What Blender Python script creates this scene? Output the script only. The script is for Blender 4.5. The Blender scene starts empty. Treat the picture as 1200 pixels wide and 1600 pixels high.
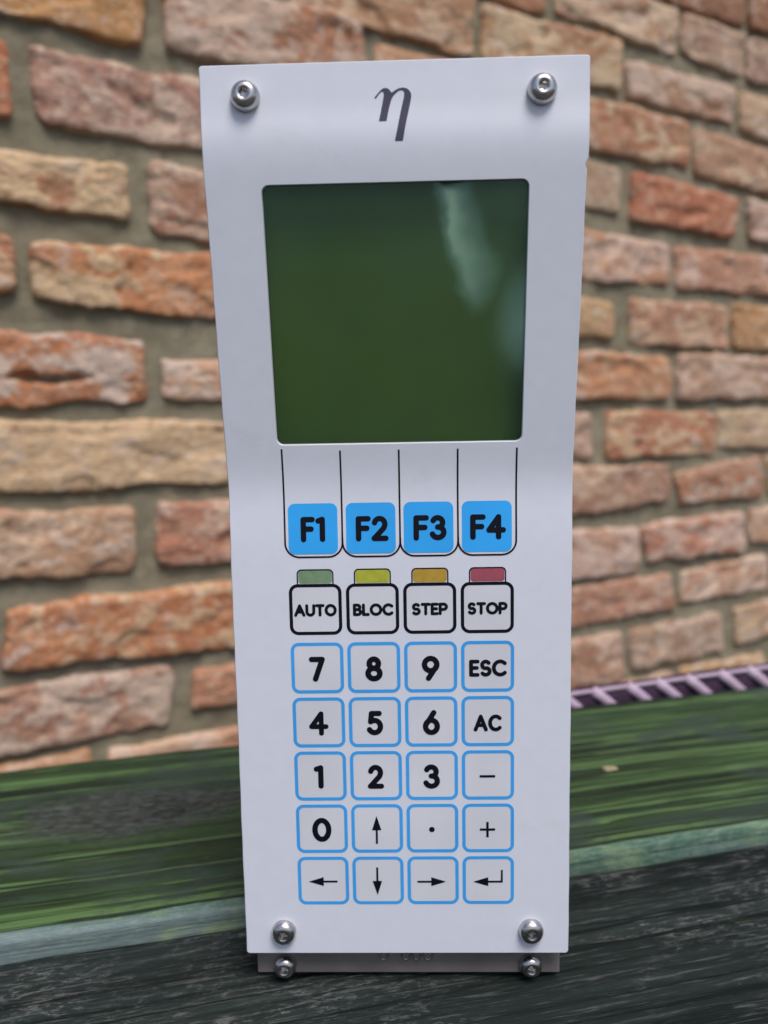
import bpy, math, random
import numpy as np
from mathutils import Matrix, Vector, noise

random.seed(7)
C = bpy.context.scene.collection
sc = bpy.context.scene
EYE = 0.6243                      # camera height above the ground, metres
R = math.radians

# ------------------------------------------------------------------ camera
cam_d = bpy.data.cameras.new("camera")
cam = bpy.data.objects.new("camera", cam_d)
C.objects.link(cam)
pit, rol = 0.112, 0.018
cp, sp, cr, sr = math.cos(pit), math.sin(pit), math.cos(rol), math.sin(rol)
# columns: the camera's right, down and forward axes in the world
right = Vector((cr, -sr*sp*-1*-1, -sr*cp))
down = Vector((-sr, -cr*sp, -cr*cp))
fwd = Vector((0, cp, -sp))
right = down.cross(fwd); right.normalize()
cam.matrix_world = Matrix.Translation((0, 0, EYE)) @ Matrix((
    (right.x, -down.x, -fwd.x, 0), (right.y, -down.y, -fwd.y, 0), (right.z, -down.z, -fwd.z, 0), (0, 0, 0, 1)))
cam_d.sensor_fit = 'VERTICAL'
cam_d.sensor_height = 36.0
cam_d.sensor_width = 27.0
cam_d.lens = 27.0
cam_d.clip_start = 0.01
cam_d.clip_end = 800.0
cam_d.dof.use_dof = True
cam_d.dof.focus_distance = 0.222
cam_d.dof.aperture_fstop = 9.0
sc.camera = cam

# ------------------------------------------------------------------ sky, sun, exposure
SUN_EL, SUN_AZ = R(60), R(155)     # azimuth clockwise from +Y: behind the camera, a little to the right
w = bpy.data.worlds.new("World")
sc.world = w
w.use_nodes = True
nt = w.node_tree
bg = nt.nodes["Background"]
sky = nt.nodes.new("ShaderNodeTexSky")
sky.sky_type = 'NISHITA'
sky.sun_disc = False
sky.sun_elevation = SUN_EL
sky.sun_rotation = SUN_AZ
sky.dust_density = 3.0
nt.links.new(sky.outputs[0], bg.inputs[0])
bg.inputs[1].default_value = 0.085
sun_d = bpy.data.lights.new("sun", 'SUN')
sun_d.energy = 1.9
sun_d.angle = R(26)
sun_d.color = (1.0, 0.96, 0.91)
sun = bpy.data.objects.new("sun", sun_d)
C.objects.link(sun)
d = Vector((math.sin(SUN_AZ)*math.cos(SUN_EL), math.cos(SUN_AZ)*math.cos(SUN_EL), math.sin(SUN_EL)))
sun.rotation_euler = d.to_track_quat('Z', 'Y').to_euler()
sun.location = d*20
sc.view_settings.view_transform = 'Standard'
sc.view_settings.look = 'None'
sc.view_settings.exposure = 0.50
sc.view_settings.gamma = 1.0
sc.cycles.max_bounces = 8
sc.cycles.transparent_max_bounces = 8

# ------------------------------------------------------------------ helpers
def lin(c):
    out = []
    for v in c:
        v = v/255.0
        out.append(v/12.92 if v <= 0.04045 else ((v+0.055)/1.055)**2.4)
    return tuple(out)

class Mat:
    """small wrapper for building node materials"""
    def __init__(s, name):
        s.m = bpy.data.materials.new(name); s.m.use_nodes = True
        s.t = s.m.node_tree; s.b = s.t.nodes["Principled BSDF"]
    def n(s, typ, **kw):
        nd = s.t.nodes.new("ShaderNode"+typ)
        for k, v in kw.items(): setattr(nd, k, v)
        return nd
    def put(s, sock, v):
        if hasattr(v, 'links') or isinstance(v, bpy.types.NodeSocket): s.t.links.new(v, sock)
        else:
            if hasattr(sock.default_value, '__len__') and not isinstance(v, (int, float)):
                v = tuple(v)
                if len(sock.default_value) == 4 and len(v) == 3: v = v+(1.0,)
            sock.default_value = v
        return s
    def coord(s, scale=(1, 1, 1), kind='Object'):
        tc = s.n('TexCoord'); mp = s.n('Mapping')
        s.t.links.new(tc.outputs[kind], mp.inputs[0])
        mp.inputs['Scale'].default_value = scale
        return mp.outputs[0]
    def noise(s, vec, scale=5, detail=4, rough=.5, dist=0, w=None):
        nd = s.n('TexNoise')
        if w is not None:
            nd.noise_dimensions = '4D'; s.put(nd.inputs['W'], w)
        s.t.links.new(vec, nd.inputs['Vector'])
        nd.inputs['Scale'].default_value = scale; nd.inputs['Detail'].default_value = detail
        nd.inputs['Roughness'].default_value = rough; nd.inputs['Distortion'].default_value = dist
        return nd.outputs['Fac']
    def ramp(s, fac, lo, hi, a=0.0, b=1.0):
        nd = s.n('MapRange'); nd.interpolation_type = 'SMOOTHSTEP'
        s.put(nd.inputs['Value'], fac); s.put(nd.inputs['From Min'], lo); s.put(nd.inputs['From Max'], hi)
        s.put(nd.inputs['To Min'], a); s.put(nd.inputs['To Max'], b)
        return nd.outputs[0]
    def mix(s, fac, a, b, mode='MIX'):
        nd = s.n('Mix', data_type='RGBA', blend_type=mode)
        s.put(nd.inputs[0], fac); s.put(nd.inputs[6], a); s.put(nd.inputs[7], b)
        return nd.outputs[2]
    def math(s, op, a, b=0.0):
        nd = s.n('Math', operation=op)
        s.put(nd.inputs[0], a); s.put(nd.inputs[1], b)
        return nd.outputs[0]
    def bump(s, h, strength=.5, dist=.001, normal=None):
        nd = s.n('Bump'); s.put(nd.inputs['Height'], h)
        nd.inputs['Strength'].default_value = strength; nd.inputs['Distance'].default_value = dist
        if normal is not None: s.t.links.new(normal, nd.inputs['Normal'])
        return nd.outputs[0]
    def set(s, **kw):
        names = dict(color='Base Color', rough='Roughness', metal='Metallic', spec='Specular IOR Level', normal='Normal', ior='IOR',
                     coat='Coat Weight', coat_rough='Coat Roughness', trans='Transmission Weight', alpha='Alpha', sheen='Sheen Weight')
        for k, v in kw.items(): s.put(s.b.inputs[names[k]], v)
        return s

def mesh_obj(name, verts, faces, mat, parent=None, smooth=False, mat_ids=None):
    me = bpy.data.meshes.new(name)
    me.from_pydata([tuple(map(float, v)) for v in verts], [], [tuple(f) for f in faces])
    mats = mat if isinstance(mat, (list, tuple)) else [mat]
    for m in mats: me.materials.append(m.m if isinstance(m, Mat) else m)
    if mat_ids is not None: me.polygons.foreach_set('material_index', mat_ids)
    if smooth: me.polygons.foreach_set('use_smooth', [True]*len(me.polygons))
    me.update()
    o = bpy.data.objects.new(name, me)
    C.objects.link(o)
    if parent: o.parent = parent
    return o

def empty(name, loc, rz=0.0):
    o = bpy.data.objects.new(name, None); C.objects.link(o)
    o.location = loc; o.rotation_euler = (0, 0, rz); o.empty_display_size = .02
    return o

def tag(o, label=None, cat=None, group=None, kind=None):
    if label: o['label'] = label
    if cat: o['category'] = cat
    if group: o['group'] = group
    if kind: o['kind'] = kind
    return o

def sharp_by_angle(o, deg=35):
    me = o.data
    me.polygons.foreach_set('use_smooth', [True]*len(me.polygons))
    try: me.set_sharp_from_angle(angle=R(deg))
    except Exception: pass

def box(x0, x1, y0, y1, z0, z1):
    v = [(x, y, z) for z in (z0, z1) for y in (y0, y1) for x in (x0, x1)]
    f = [(0, 2, 3, 1), (4, 5, 7, 6), (0, 1, 5, 4), (2, 6, 7, 3), (0, 4, 6, 2), (1, 3, 7, 5)]
    return v, f
# ------------------------------------------------------------------ materials
BZ_L = 0.0
def brick_mat():
    m = Mat('old_clay_brick')
    oi = m.n('ObjectInfo')
    at1 = m.n('Attribute', attribute_type='OBJECT', attribute_name='clay')
    at2 = m.n('Attribute', attribute_type='OBJECT', attribute_name='lime')
    at3 = m.n('Attribute', attribute_type='OBJECT', attribute_name='lime_share')
    tc = m.coord((1, 1, 1.5))
    wv = m.math('MULTIPLY', oi.outputs['Random'], 50.0)
    n1 = m.noise(tc, 17, 5, .58, .8, wv)
    n2 = m.noise(tc, 45, 5, .6, .4, m.math('ADD', wv, 9.0))
    n3 = m.noise(tc, 260, 4, .6, 0, m.math('ADD', wv, 4.0))
    n4 = m.noise(tc, 12, 2, .5, .6, m.math('ADD', wv, 22.0))
    thr = m.math('SUBTRACT', 0.665, m.math('MULTIPLY', at3.outputs['Fac'], 0.36))
    blend = m.math('ADD', m.math('MULTIPLY', n1, .8), m.math('MULTIPLY', n2, .2))
    pf = m.ramp(blend, m.math('SUBTRACT', thr, .02), m.math('ADD', thr, .02))
    base = m.mix(m.ramp(n2, .42, .62, 0, .32), at1.outputs['Color'], at2.outputs['Color'])
    base = m.mix(m.ramp(n4, .5, .7, 0, .4), base, lin((160, 108, 92)))
    col = m.mix(pf, base, at2.outputs['Color'])
    # pale limewash flecks and dark pits
    n5 = m.noise(tc, 30, 4, .6, .5, m.math('ADD', wv, 31.0))
    col = m.mix(m.ramp(n5, .54, .66, 0, .65), col, lin((212, 194, 182)))
    n6 = m.noise(tc, 110, 5, .65, .3, m.math('ADD', wv, 51.0))
    col = m.mix(m.ramp(n6, .5, .66, 0, .4), col, lin((214, 190, 168)))
    col = m.mix(m.ramp(n6, .34, .44, .4, 0), col, lin((128, 84, 66)))
    col = m.mix(m.ramp(n2, .30, .36, .55, 0), col, lin((108, 66, 52)))
    col = m.mix(m.ramp(n3, .35, .65, .25, 0), col, lin((120, 90, 70)))
    n7 = m.noise(tc, 38, 6, .7, 1.2, m.math('ADD', wv, 71.0))
    col = m.mix(m.ramp(n7, .57, .61, 0, .5), col, lin((212, 190, 166)))
    col = m.mix(m.ramp(n7, .355, .385, .6, 0), col, lin((110, 74, 60)))
    h = m.math('ADD', m.math('MULTIPLY', n2, .7), m.math('MULTIPLY', n3, .3))
    m.set(color=col, rough=.92, spec=.15, normal=m.bump(m.math('ADD', h, m.math('MULTIPLY', n6, .6)), 1.0, .0035))
    return m

def mortar_mat():
    m = Mat('grey_green_mortar')
    tc = m.coord()
    n1 = m.noise(tc, 6, 5, .6); n2 = m.noise(tc, 60, 8, .72); n3 = m.noise(tc, 330, 5, .7)
    c = m.mix(m.ramp(n1, .3, .7), lin((130, 123, 104)), lin((157, 149, 129)))
    c = m.mix(m.ramp(n2, .35, .65, .35, 0), c, lin((100, 93, 76)))
    c = m.mix(m.ramp(n3, .55, .75, 0, .25), c, lin((168, 163, 144)))
    m.set(color=c, rough=.95, spec=.1, normal=m.bump(m.math('ADD', n2, m.math('MULTIPLY', n3, .3)), .9, .0035))
    return m

def wood_mat(name, top):
    m = Mat(name)
    tc = m.n('TexCoord').outputs['Object']
    def mp(sx, sy, sz, loc=(0, 0, 0)):
        k = m.n('Mapping'); m.t.links.new(tc, k.inputs[0]); k.inputs['Scale'].default_value = (sx, sy, sz); k.inputs['Location'].default_value = loc
        return k.outputs[0]
    grain = m.noise(mp(2.6, 330, 330), 1, 4, .6, .10)         # long fibres
    fine = m.noise(mp(22, 900, 900), 1, 3, .6, .2)
    streak = m.noise(mp(2.2, 48, 48), 1, 5, .6, .25)
    blot = m.noise(mp(11, 24, 24), 1, 7, .68, .5)
    speck = m.noise(mp(34, 800, 800), 1, 5, .72, .12)
    fleck = m.noise(mp(190, 700, 700), 1, 6, .8, .15)
    if top == 'green':
        c = m.mix(m.ramp(streak, .38, .62), lin((29, 44, 31)), lin((50, 74, 42)))
        c = m.mix(m.ramp(grain, .53, .59, 0, .8), c, lin((92, 122, 74)))
        c = m.mix(m.ramp(fleck, .54, .70, 0, .35), c, lin((98, 112, 92)))
        c = m.mix(m.ramp(grain, .34, .44, .85, 0), c, lin((16, 26, 15)))
        c = m.mix(m.ramp(blot, .50, .62, 0, .75), c, lin((52, 66, 60)))
        c = m.mix(m.ramp(blot, .30, .40, .7, 0), c, lin((34, 52, 24)))
        # weather stain round the knot on the left
        vs = m.n('VectorMath', operation='SUBTRACT'); m.t.links.new(tc, vs.inputs[0]); vs.inputs[1].default_value = (-.098, .084, BZ_L)
        vm = m.n('VectorMath', operation='MULTIPLY'); m.t.links.new(vs.outputs[0], vm.inputs[0]); vm.inputs[1].default_value = (1/.062, 1/.030, 0)
        ln = m.n('VectorMath', operation='LENGTH'); m.t.links.new(vm.outputs[0], ln.inputs[0])
        q = m.math('ADD', ln.outputs['Value'], m.math('MULTIPLY', m.math('SUBTRACT', blot, .5), 3.2))
        c = m.mix(m.ramp(q, .45, 1.05, .9, 0), c, m.mix(m.ramp(fleck, .42, .6), lin((34, 38, 37)), lin((82, 86, 86))))
        rough, spec = .6, .22
    elif top == 'edge':
        c = m.mix(m.ramp(streak, .4, .6), lin((74, 104, 90)), lin((112, 128, 130)))
        c = m.mix(m.ramp(blot, .5, .62, 0, .7), c, lin((140, 160, 112)))
        c = m.mix(m.ramp(fleck, .46, .64, 0, .4), c, lin((150, 166, 158)))
        c = m.mix(m.ramp(grain, .33, .43, .5, 0), c, lin((60, 84, 66)))
        rough, spec = .8, .25
    else:
        c = m.mix(m.ramp(streak, .38, .62), lin((20, 27, 26)), lin((40, 49, 47)))
        c = m.mix(m.ramp(speck, .52, .68, 0, .5), c, lin((110, 112, 112)))
        c = m.mix(m.math('MULTIPLY', m.ramp(fleck, .50, .62, 0, .6), m.ramp(blot, .42, .60)), c, lin((132, 130, 132)))
        c = m.mix(m.ramp(grain, .36, .46, .85, 0), c, lin((16, 22, 22)))
        c = m.mix(m.ramp(blot, .56, .68, 0, .5), c, lin((48, 76, 40)))
        rough, spec = .8, .12
    h = m.math('ADD', m.math('MULTIPLY', grain, .7), m.math('ADD', m.math('MULTIPLY', fine, .2), m.math('ADD', m.math('MULTIPLY', speck, .3), m.math('MULTIPLY', fleck, .3))))
    m.set(color=c, rough=rough, spec=spec, normal=m.bump(h, .9, .0014))
    return m

def plain(name, c, rough=.5, spec=.5, metal=0.0, grain=0.0, gscale=300, amt=.1, c2=None):
    m = Mat(name)
    tc = m.coord()
    n = m.noise(tc, gscale, 4, .6)
    n0 = m.noise(tc, gscale*.08, 3, .5)
    c2 = c2 or tuple(v*(1-amt) for v in c)
    col = m.mix(m.ramp(n0, .3, .7), c, c2)
    m.set(color=col, rough=rough, spec=spec, metal=metal)
    if grain: m.set(normal=m.bump(n, grain, .0002))
    return m

M_brick = brick_mat()
M_mortar = mortar_mat()
M_green = wood_mat('weathered_green_paint', 'green')
M_edge = wood_mat('worn_plank_edge', 'edge')
M_dark = wood_mat('blackened_weathered_wood', 'dark')
M_plate = plain('satin_white_membrane', (.69, .715, .815), .42, .45, 0, .12, 2500, .025)
def soil_plate(m):
    # handling marks: faint smudges and a few tiny dark specks
    tc = m.coord()
    old = m.b.inputs['Base Color'].links[0].from_socket
    sm = m.noise(tc, 55, 5, .7, .6)
    c = m.mix(m.ramp(sm, .56, .74, 0, .16), old, (.52, .52, .54))
    sp = m.noise(tc, 420, 2, .5)
    c = m.mix(m.ramp(sp, .80, .83, 0, .6), c, (.16, .15, .15))
    m.set(color=c, rough=m.ramp(sm, .35, .7, .36, .5))
soil_plate(M_plate)
M_plate_edge = plain('plate_edge', (.62, .62, .62), .5, .5)
M_black = plain('black_print', (.005, .005, .012), .45, .2)
M_logo = plain('grey_print', (.055, .055, .10), .4, .4)
M_blue = plain('blue_print', (.035, .42, 1.0), .42, .4)
M_frame_blue = plain('frame_blue_print', (.05, .38, .90), .42, .4)
M_keyface = plain('key_face_print', (.69, .705, .78), .40, .45)
M_housing = plain('grey_brown_anodised_metal', (.215, .195, .19), .5, .4, .1, .3, 900, .25)
M_rubber = plain('black_gasket', (.01, .012, .011), .6, .3)

def steel():
    m = Mat('stainless_steel')
    tc = m.coord()
    n = m.noise(tc, 900, 3, .6)
    n0 = m.noise(tc, 220, 3, .5)
    m.set(color=m.mix(m.ramp(n0, .35, .7), (.60, .58, .575), (.46, .445, .445)), metal=1.0, rough=m.ramp(n, .3, .7, .2, .32), normal=m.bump(n, .15, .0001))
    return m
M_steel = steel()

def lamp_mat(name, c):
    m = Mat(name)
    n = m.noise(m.coord(), 400, 2)
    m.set(color=m.mix(m.ramp(n, .3, .7), c, tuple(v*.85 for v in c)), rough=.3, spec=.5)
    return m

def lcd_mat():
    m = Mat('green_display_glass')
    tc = m.coord()
    n = m.noise(tc, 14, 2, .5)
    n2 = m.noise(tc, 60, 2, .5)
    c = m.mix(m.ramp(n, .35, .65), (.054, .100, .004), (.034, .076, .012))
    c = m.mix(m.ramp(n2, .4, .7, 0, .25), c, (.040, .072, .012))
    m.set(color=c, rough=.55, spec=.2)
    return m
M_lcd = lcd_mat()
# ------------------------------------------------------------------ control panel: profile of the twice-bent front plate
# panel coordinates in mm: x to the right, s downwards along the sheet (0 = lower bend), d = height above the face
MID_ANGLE, TOP_ANGLE, MID_LEN, BOTTOM = 0.166, 0.014, 86.2, 148.4
TOP = -108.9
FLANGE_BOTTOM = 159.3
_step = 0.25
_N = int(round((BOTTOM-TOP)/_step))+1
_s = TOP+np.arange(_N)*_step
def _sm(a, b, x):
    t = np.clip((x-a)/(b-a), 0, 1); return t*t*(3-2*t)
_ang = MID_ANGLE*(1-_sm(-7, 9, _s))
_ang = np.where(_s < -70, TOP_ANGLE+(MID_ANGLE-TOP_ANGLE)*_sm(-MID_LEN-12, -MID_LEN+7, _s), _ang)
_ang = _ang-.095*np.exp(-((_s+94)/4.5)**2)-.045*np.exp(-((_s-14)/7)**2)      # slight bulge next to each bend, shaped to give a brighter band
_i0 = int(np.argmin(abs(_s-40)))
_dy = np.cos(_ang)*_step; _dz = np.sin(_ang)*_step
_y = np.concatenate([[0], np.cumsum((_dy[1:]+_dy[:-1])/2)]); _z = np.concatenate([[0], np.cumsum((_dz[1:]+_dz[:-1])/2)])
_y -= _y[_i0]-40; _z -= _z[_i0]

def P(x, s, d=0.0):
    """panel coordinates (mm) -> local metres of the control panel (x right, y away from the viewer, z up)"""
    y = np.interp(s, _s, _y); z = np.interp(s, _s, _z); a = np.interp(s, _s, _ang)
    # outward normal of the sheet: towards the viewer, tipped by the local angle
    ny, nz = math.sin(a), -math.cos(a)
    yy = y+ny*d; zz = z+nz*d
    return (x*1e-3, zz*1e-3, (FLANGE_BOTTOM-yy)*1e-3)

panel = empty('control_panel', (0.0046, 0.2220, EYE-0.0149-FLANGE_BOTTOM*1e-3), -0.025)
tag(panel, 'white handheld control panel with green display and blue outlined keys standing on the bench', 'control panel')

def rrect(x0, x1, s0, s1, r, n=8, seg=None):
    """closed loop of a rounded rectangle, clockwise from the top left corner's end"""
    pts = []
    for cx, cy, a0 in ((x1-r, s0+r, -90), (x1-r, s1-r, 0), (x0+r, s1-r, 90), (x0+r, s0+r, 180)):
        for i in range(n+1):
            a = R(a0+90*i/n); pts.append((cx+r*math.cos(a), cy+r*math.sin(a)))
    if seg:
        out = []
        for i, p in enumerate(pts):
            q = pts[(i+1) % len(pts)]
            L = math.hypot(q[0]-p[0], q[1]-p[1]); k = max(1, int(L/seg))
            for j in range(k): out.append((p[0]+(q[0]-p[0])*j/k, p[1]+(q[1]-p[1])*j/k))
        pts = out
    return pts

# ---- front plate
from mathutils.geometry import delaunay_2d_cdt
def outer(inset):
    pts = rrect(-50+inset, 50-inset, TOP+inset, BOTTOM-inset, .9-inset*.5, 5, 1.5)
    out = []
    for x, s in pts:
        if x > 40:
            if s < -82.9: x += .35
            dd = (s+82.7)
            if abs(dd) < .7 and x > 49: x -= .55*math.sqrt(max(0, 1-(dd/.7)**2))
            x += .04*math.sin(s*.11)+.03*math.sin(s*.37)
        elif x < -40: x += .05*math.sin(s*.09+1)+.04*math.sin(s*.41)
        out.append((x, s))
    return out
SX0, SX1, SS0, SS1 = -35.05, 35.2, -79.2, -9.8
def hole(inset):
    inset *= .3
    return rrect(SX0-inset, SX1+inset, SS0-inset, SS1+inset, 1.9+inset, 6, 3)
def build_plate():
    ch = .22
    lo, lh = outer(ch), hole(ch)
    pts = [Vector(p) for p in lo+lh]
    n0, n1 = len(lo), len(lh)
    edges = [(i, (i+1) % n0) for i in range(n0)]+[(n0+i, n0+(i+1) % n1) for i in range(n1)]
    rows = list(np.arange(-100, -76, 1.5))+list(np.arange(-74, -10, 8))+list(np.arange(-9, 12, 1.5))+list(np.arange(16, 146, 10))
    for s in rows:
        for x in np.arange(-48, 48.1, 4):
            if SX0-1.5 < x < SX1+1.5 and SS0-1.5 < s < SS1+1.5: continue
            pts.append(Vector((x, s)))
    v, e, f, *_ = delaunay_2d_cdt(pts, edges, [], 0, 1e-5)
    V, F, ids = [P(p.x, p.y, 0) for p in v], [], []
    def inside(px, ps, loop):
        c = False; j = len(loop)-1
        for i in range(len(loop)):
            xi, yi = loop[i]; xj, yj = loop[j]
            if (yi > ps) != (yj > ps) and px < (xj-xi)*(ps-yi)/(yj-yi)+xi: c = not c
            j = i
        return c
    for t in f:
        cx = sum(v[i].x for i in t)/3; cs = sum(v[i].y for i in t)/3
        if inside(cx, cs, lo) and not inside(cx, cs, lh):
            a, b, c = t
            # orient towards the viewer
            cr = (v[b].x-v[a].x)*(v[c].y-v[a].y)-(v[b].y-v[a].y)*(v[c].x-v[a].x)
            F.append((a, b, c) if cr < 0 else (a, c, b)); ids.append(0)
    V = list(V)
    for ins, flip in ((outer, False), (hole, True)):
        L0, L1 = ins(ch), ins(0)
        base = len(V); n = len(L0)
        V += [P(x, s, 0) for x, s in L0]+[P(x, s, -ch) for x, s in L1]+[P(x, s, -1.8) for x, s in L1]
        for i in range(n):
            j = (i+1) % n
            for k in (0, 1):
                q = (base+k*n+i, base+k*n+j, base+(k+1)*n+j, base+(k+1)*n+i)
                F.append(q if flip else q[::-1]); ids.append(1 if k else 0)
    # back face
    base = len(V); Lb = outer(0); Lh = hole(0)
    V += [P(x, s, -1.8) for x, s in Lb]+[P(x, s, -1.8) for x, s in Lh]
    n0 = len(Lb)
    pts = [Vector(p) for p in Lb+Lh]; n1 = len(Lh)
    edges = [(i, (i+1) % n0) for i in range(n0)]+[(n0+i, n0+(i+1) % n1) for i in range(n1)]
    v, e, f, *_ = delaunay_2d_cdt(pts, edges, [], 0, 1e-5)
    for t in f:
        cx = sum(v[i].x for i in t)/3; cs = sum(v[i].y for i in t)/3
        if inside(cx, cs, Lb) and not inside(cx, cs, Lh) and max(t) < n0+n1:
            F.append(tuple(base+i for i in t)); ids.append(1)
    o = mesh_obj('front_plate', V, F, [M_plate, M_plate_edge], panel, True, ids)
    sharp_by_angle(o, 50)
    return o
plate = build_plate()

# ---- display: recessed glass panel, gasket frame and film
def facet_sheet(name, x0, x1, s0, s1, d, mat, r=1.0, parent=panel, step=4.0):
    loop = rrect(x0, x1, s0, s1, r, 5)
    V = [P(x, s, d) for x, s in loop]
    o = mesh_obj(name, V, [tuple(range(len(V)))[::-1]], mat, parent)
    uv = o.data.uv_layers.new(name='UVMap')
    for li, l in enumerate(o.data.loops):
        x, s = loop[l.vertex_index]; uv.data[li].uv = (x, s)
    return o
display = facet_sheet('display', -36.5, 36.5, -80.5, -8.5, -5.6, M_lcd)
# walls round the display recess
def ring_wall(name, x0, x1, s0, s1, r, d0, d1, mat, parent, inner=True):
    L = rrect(x0, x1, s0, s1, r, 6, 3); n = len(L)
    V = [P(x, s, d0) for x, s in L]+[P(x, s, d1) for x, s in L]
    F = [(i, (i+1) % n, n+(i+1) % n, n+i) for i in range(n)]
    return mesh_obj(name, V, F, mat, parent, True)
ring_wall('gasket', SX0-.3, SX1+.3, SS0-.3, SS1+.3, 2.2, -1.85, -5.7, M_rubber, display)

def film_mat():
    m = Mat('rippled_display_film')
    for nd in list(m.t.nodes):
        if nd.type != 'OUTPUT_MATERIAL': m.t.nodes.remove(nd)
    out = [n for n in m.t.nodes if n.type == 'OUTPUT_MATERIAL'][0]
    uv = m.n('TexCoord').outputs['UV']
    sep = m.n('SeparateXYZ'); m.t.links.new(uv, sep.inputs[0])
    x, s = sep.outputs[0], sep.outputs[1]
    # streak and side patch of sky reflection, shaped by tipping the normal upwards
    t = m.math('DIVIDE', m.math('ADD', s, 80.0), 34.0)
    xc = m.math('ADD', 14.0, m.math('ADD', m.math('MULTIPLY', t, 3.0), m.math('MULTIPLY', m.math('MULTIPLY', t, t), 7.5)))
    wob = m.noise(uv, .16, 5)
    dx = m.math('ADD', m.math('SUBTRACT', x, xc), m.math('MULTIPLY', m.math('SUBTRACT', wob, .5), 6.0))
    hw = m.math('ADD', 4.0, m.math('MULTIPLY', t, 3.4))
    rel = m.math('DIVIDE', dx, hw)
    c1 = m.math('MULTIPLY', m.ramp(rel, -1.0, -.1), m.ramp(rel, -.1, 2.0, 1, 0))
    c1 = m.math('MULTIPLY', c1, m.ramp(m.math('ADD', t, m.math('MULTIPLY', rel, .12)), .78, 1.06, 1, 0))
    dx2 = m.math('DIVIDE', m.math('SUBTRACT', x, 36.0), 9.5)
    ds2 = m.math('DIVIDE', m.math('ADD', s, 42.5), 15.0)
    r2 = m.math('SQRT', m.math('ADD', m.math('MULTIPLY', dx2, dx2), m.math('MULTIPLY', ds2, ds2)))
    c2 = m.math('MULTIPLY', m.ramp(r2, .1, 1.35, 1, 0), .95)
    mask = m.math('MAXIMUM', c1, c2)
    broad = m.math('MULTIPLY', m.math('SUBTRACT', m.noise(uv, .035, 2), .5), .10)
    tilt = m.math('ADD', m.math('MULTIPLY', mask, FILM_TILT), broad)
    comb = m.n('CombineXYZ'); m.put(comb.inputs[2], tilt); m.put(comb.inputs[0], m.math('MULTIPLY', broad, 1.5))
    geo = m.n('NewGeometry')
    add = m.n('VectorMath', operation='ADD'); m.t.links.new(geo.outputs['Normal'], add.inputs[0]); m.t.links.new(comb.outputs[0], add.inputs[1])
    nrm = m.n('VectorMath', operation='NORMALIZE'); m.t.links.new(add.outputs[0], nrm.inputs[0])
    fine = m.bump(m.noise(uv, 6, 2), .05, .0001, nrm.outputs[0])
    fr = m.n('Fresnel'); fr.inputs['IOR'].default_value = 1.95; m.t.links.new(nrm.outputs[0], fr.inputs['Normal'])
    tr = m.n('BsdfTransparent'); tr.inputs[0].default_value = (.86, .90, .86, 1)
    gl = m.n('BsdfGlossy'); gl.inputs['Roughness'].default_value = .34; gl.inputs[0].default_value = (.60, 1.0, .82, 1)
    m.t.links.new(fine, gl.inputs['Normal'])
    mx = m.n('MixShader'); m.put(mx.inputs[0], m.math('MULTIPLY', fr.outputs[0], m.math('SUBTRACT', 1.0, geo.outputs['Backfacing']))); m.t.links.new(tr.outputs[0], mx.inputs[1]); m.t.links.new(gl.outputs[0], mx.inputs[2])
    m.t.links.new(mx.outputs[0], out.inputs[0])
    return m
FILM_TILT = .36
film = facet_sheet('display_film', SX0-.4, SX1+.4, SS0-.4, SS1+.4, -1.0, film_mat(), 2.2, display)

# ---- printed shapes
def ring(name, x0, x1, s0, s1, r, wdt, d, mat, parent, seg=2.0):
    """rounded outline of line width wdt, its outer edge on the given box"""
    n = 7
    A = rrect(x0, x1, s0, s1, r, n); B = rrect(x0+wdt, x1-wdt, s0+wdt, s1-wdt, max(.2, r-wdt), n)
    k = len(A)
    V = [P(x, s, d) for x, s in A+B]
    F = [(i, k+i, k+(i+1) % k, (i+1) % k) for i in range(k)]
    return mesh_obj(name, V, F, mat, parent)
def patch(name, x0, x1, s0, s1, r, d, mat, parent):
    A = rrect(x0, x1, s0, s1, r, 7)
    V = [P(x, s, d) for x, s in A]
    return mesh_obj(name, V, [tuple(range(len(V)))[::-1]], mat, parent)

def arc(cx, cy, rx, ry, a0, a1, n=14):
    """angles in degrees, 0 = right, 90 = down"""
    return [(cx+rx*math.cos(R(a0+(a1-a0)*i/n)), cy+ry*math.sin(R(a0+(a1-a0)*i/n))) for i in range(n+1)]
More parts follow.
